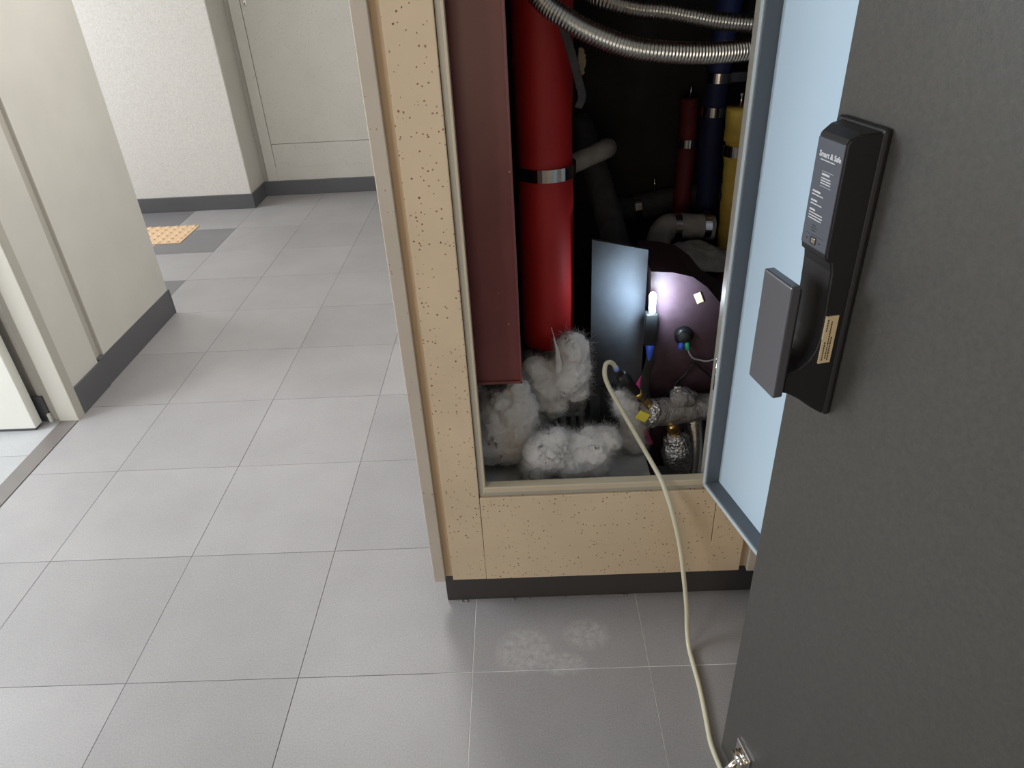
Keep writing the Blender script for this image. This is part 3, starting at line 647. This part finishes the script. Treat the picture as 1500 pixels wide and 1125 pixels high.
lathe_line('black_nozzle', [0, 0.02, 0.03, 0.15, 0.17, 0.20, 0.23, 0.50, 0.54], [0.010, 0.0125, 0.0145, 0.0160, 0.0162, 0.0155, 0.0125, 0.0100, 0.0095], M['black'], cn)
lathe_line('brass_barrel', [0.52, 0.53, 0.62, 0.63, 0.66, 0.67, 0.98], [0.008, 0.0115, 0.0115, 0.0095, 0.0095, 0.0112, 0.0112], M['brass'], cn)
lathe_line('black_ring', [0.655, 0.66, 0.69, 0.695], [0.0113, 0.0135, 0.0135, 0.0113], M['black'], cn)
bx('yellow_handle', (-0.013, -0.004, -0.012, 0.013, 0.004, 0.012), M['yellow_plastic'], cn, 0.0015, Matrix.Translation((0.268, 1.385, 0.444)) @ Matrix.Rotation(0.55, 4, 'Y'))
# foil wrapped vertical piece with brass thread
fv = thing('foil_wrapped_valve', 'bright foil wrapped valve standing below the foil pipe', 'valve', (0.37, 1.42, 0.2))
tube('foil_wrap', [(0.378, 1.425, 0.2), (0.377, 1.422, 0.235), (0.373, 1.42, 0.265), (0.368, 1.42, 0.295), (0.363, 1.42, 0.325), (0.358, 1.42, 0.350), (0.355, 1.42, 0.362)], lambda s: 0.023+0.0165*math.exp(-((s-0.105)/0.045)**2)-(0.006 if s > 0.158 else 0), M['foil'], fv, 10, 30, jit=0.004)
for k in range(4): ring_band('brass_ring', (0.353-0.0015*k, 1.42, 0.368+0.006*k), (-0.2, 0, 1), 0.0115+0.0015*(k % 2), 0.0045, M['brass'], fv, 0.002)
tube('brass_thread', [(0.354, 1.42, 0.358), (0.347, 1.42, 0.392)], 0.0118, M['brass'], fv, 1, 20)
tube('green_washer', [(0.3555, 1.42, 0.357), (0.3545, 1.42, 0.362)], 0.018, M['grey_lag'], fv, 1, 22)
conduit('ribbed_drain_hose', [(0.412, 1.472, 0.39), (0.416, 1.472, 0.35), (0.424, 1.472, 0.29), (0.428, 1.472, 0.2)], 0.023, 'ribbed grey steel hose dropping from the foil pipe behind the valve', 0.006, 6)
# small white valve at the rear of the floor
vv = thing('isolating_valve', 'small pale valve manifold on the shaft floor behind the wool', 'valve', (0.104, 1.56, 0.295))
for dx in (-0.016, 0.012, 0.034):
    tube('valve_body', [(0.104+dx, 1.56, 0.295), (0.104+dx, 1.56, 0.385+0.02*(dx > 0))], 0.009, M['grey_lag'], vv, 1, 14)
    ring_band('valve_nut', (0.104+dx, 1.56, 0.365), (0, 0, 1), 0.009, 0.014, M['grey_lag'], vv, 0.004)
bx('cross_bar', (0.078, 1.552, 0.335, 0.148, 1.566, 0.35), M['grey_lag'], vv, 0.003)
bx('knob', (0.085, 1.545, 0.385, 0.099, 1.558, 0.402), M['black'], vv, 0.003)

# ------------------------------------------------------------ loose white wool
def wool(lumps, label, seed, nf=2600, wisps=()):
    rnd = random.Random(seed); bm = bmesh.new()
    c0 = Vector((sum(l[0] for l in lumps)/len(lumps), sum(l[1] for l in lumps)/len(lumps), min(l[2]-l[3]*0.8 for l in lumps)))
    for (x, y, z, r) in lumps:
        q = bmesh.ops.create_icosphere(bm, subdivisions=4, radius=r*0.97)
        sy = rnd.uniform(0.75, 0.95)
        for v in q['verts']: v.co = Vector((x+v.co.x, y+v.co.y*sy, z+v.co.z)) - c0
    me = bpy.data.meshes.new('tmp'); bm.to_mesh(me); bm.free()
    o = bpy.data.objects.new('tmp', me); C.objects.link(o)
    md = o.modifiers.new('r', 'REMESH'); md.mode = 'VOXEL'; md.voxel_size = 0.0042
    s2 = o.modifiers.new('s', 'SMOOTH'); s2.iterations = 7; s2.factor = 0.5
    dg = bpy.context.evaluated_depsgraph_get(); me2 = bpy.data.meshes.new_from_object(o.evaluated_get(dg)); bpy.data.objects.remove(o); bpy.data.meshes.remove(me)
    off_ = Vector((seed*3.1, seed*1.7, 0))
    for v in me2.vertices:
        p_ = v.co+off_
        d = 0.012*noise.noise(p_*16) - 0.010*abs(noise.noise(p_*30)) + 0.0065*noise.noise(p_*62)+0.0035*noise.noise(p_*130)+0.0015*noise.noise(p_*260) + 0.003
        v.co += v.normal*d
    t = link('wool_clump', me2, M['wool'], None, True); t.location = c0; tag(t, label, 'insulation wool', 'loose wool in the shaft')
    # loose fibres standing off the surface
    V = []; F = []; nv = len(me2.vertices); nf = int(nf*2.2)
    for k in range(nf):
        v = me2.vertices[rnd.randrange(nv)]; n = v.normal.copy(); p0 = v.co.copy()
        tng = Vector((rnd.gauss(0, 1), rnd.gauss(0, 1), rnd.gauss(0, 1))); tng = (tng-n*tng.dot(n)).normalized()
        L_ = rnd.uniform(0.008, 0.030); w_ = 0.00014
        a = p0-n*0.001; b = p0+n*L_*rnd.uniform(0.10, 0.4)+tng*L_*0.45; c = b+tng*L_*0.5+n*L_*rnd.uniform(-0.3, 0.25)
        sd = tng.cross(n)*w_; i = len(V)
        V += [a-sd, a+sd, b-sd, b+sd, c-sd*0.4, c+sd*0.4]; F += [(i, i+1, i+3, i+2), (i+2, i+3, i+5, i+4)]
    mf = bpy.data.meshes.new('loose_fibres'); mf.from_pydata(V, [], F); fo = link('loose_fibres', mf, M['fibre'], t); fo['kind'] = 'stuff'
    for wpts in wisps:
        tube('wisp', wpts[0], wpts[1], M['wool'], t, 8, 12, jit=0.002)
    return t
wool([(0.111, 1.49, 0.573, 0.042), (0.101, 1.49, 0.51, 0.055), (0.045, 1.49, 0.48, 0.050), (0.122, 1.49, 0.465, 0.034), (0.025, 1.49, 0.520, 0.036), (0.019, 1.49, 0.435, 0.041), (0.064, 1.49, 0.422, 0.038), (0.0, 1.50, 0.44, 0.05), (0.0, 1.52, 0.36, 0.05)],
     'tall wool clump wrapped round the foot of the red riser', 1, 4200,
     [([(0.078, 1.46, 0.50), (0.075, 1.46, 0.545), (0.073, 1.455, 0.58), (0.066, 1.45, 0.62), (0.060, 1.45, 0.655)], lambda s: max(0.0008, 0.013-0.09*s))])
wool([(-0.086, 1.42, 0.453, 0.050), (-0.032, 1.41, 0.46, 0.053), (-0.061, 1.41, 0.371, 0.064), (-0.025, 1.41, 0.520, 0.030), (-0.114, 1.41, 0.384, 0.052), (-0.067, 1.40, 0.495, 0.028), (-0.015, 1.41, 0.409, 0.038), (-0.115, 1.43, 0.345, 0.045), (-0.03, 1.40, 0.40, 0.05), (-0.09, 1.40, 0.41, 0.05), (-0.045, 1.41, 0.345, 0.045), (-0.10, 1.40, 0.37, 0.055), (-0.14, 1.45, 0.46, 0.045)],
     'largest pale wool clump heaped under the maroon duct', 2, 4200)
wool([(0.04, 1.345, 0.376, 0.058), (0.010, 1.345, 0.337, 0.040), (0.089, 1.35, 0.392, 0.033), (0.150, 1.35, 0.385, 0.050), (0.180, 1.35, 0.405, 0.034), (0.148, 1.35, 0.340, 0.044), (0.098, 1.345, 0.343, 0.046), (0.062, 1.345, 0.409, 0.032)],
     'brightest wool clump lying at the sill of the shaft', 3, 4600)
wool([(0.240, 1.455, 0.425, 0.034), (0.258, 1.455, 0.380, 0.034), (0.252, 1.455, 0.328, 0.032), (0.262, 1.44, 0.322, 0.026), (0.222, 1.455, 0.455, 0.020), (0.262, 1.45, 0.345, 0.026)],
     'small dim wool clump behind the clear hose', 4, 2200)

# ------------------------------------------------------------ clear hose out of the shaft to the floor
hs = thing('clear_hose', 'yellowish clear vinyl hose hanging over the sill to the floor', 'hose', (0.34, 1.1, 0.0))
HP = [(0.197, 1.362, 0.592), (0.190, 1.357, 0.606), (0.180, 1.350, 0.615), (0.171, 1.342, 0.612), (0.169, 1.33, 0.593), (0.178, 1.322, 0.567), (0.196, 1.31, 0.534), (0.232, 1.28, 0.472), (0.262, 1.245, 0.424), (0.281, 1.212, 0.396), (0.289, 1.195, 0.378), (0.303, 1.172, 0.335), (0.322, 1.15, 0.252), (0.334, 1.13, 0.166), (0.343, 1.118, 0.09), (0.345, 1.10, 0.035), (0.345, 1.07, 0.010), (0.346, 1.03, 0.0062), (0.347, 0.97, 0.0058), (0.350, 0.90, 0.0058), (0.357, 0.845, 0.0058), (0.364, 0.81, 0.0058), (0.372, 0.765, 0.0058), (0.375, 0.70, 0.0058), (0.36, 0.6, 0.0058), (0.33, 0.45, 0.0058)]
HP = HP[:19] + [(0.344, 0.90, 0.0058), (0.341, 0.845, 0.0058), (0.346, 0.80, 0.0058), (0.354, 0.755, 0.0058), (0.366, 0.70, 0.0058), (0.38, 0.6, 0.0058)]
tube('hose_wall', HP, 0.0052, M['hose'], hs, 10, 16)
tube('hose_core', HP, 0.0024, mat('milky_hose_core', (0.80, 0.77, 0.66), 0.4), hs, 10, 10)
tube('blue_tip', [(0.1995, 1.3635, 0.586), (0.195, 1.3605, 0.596)], 0.0062, mat('pale_blue_tip', (0.30, 0.38, 0.85), 0.4), hs, 1, 14)
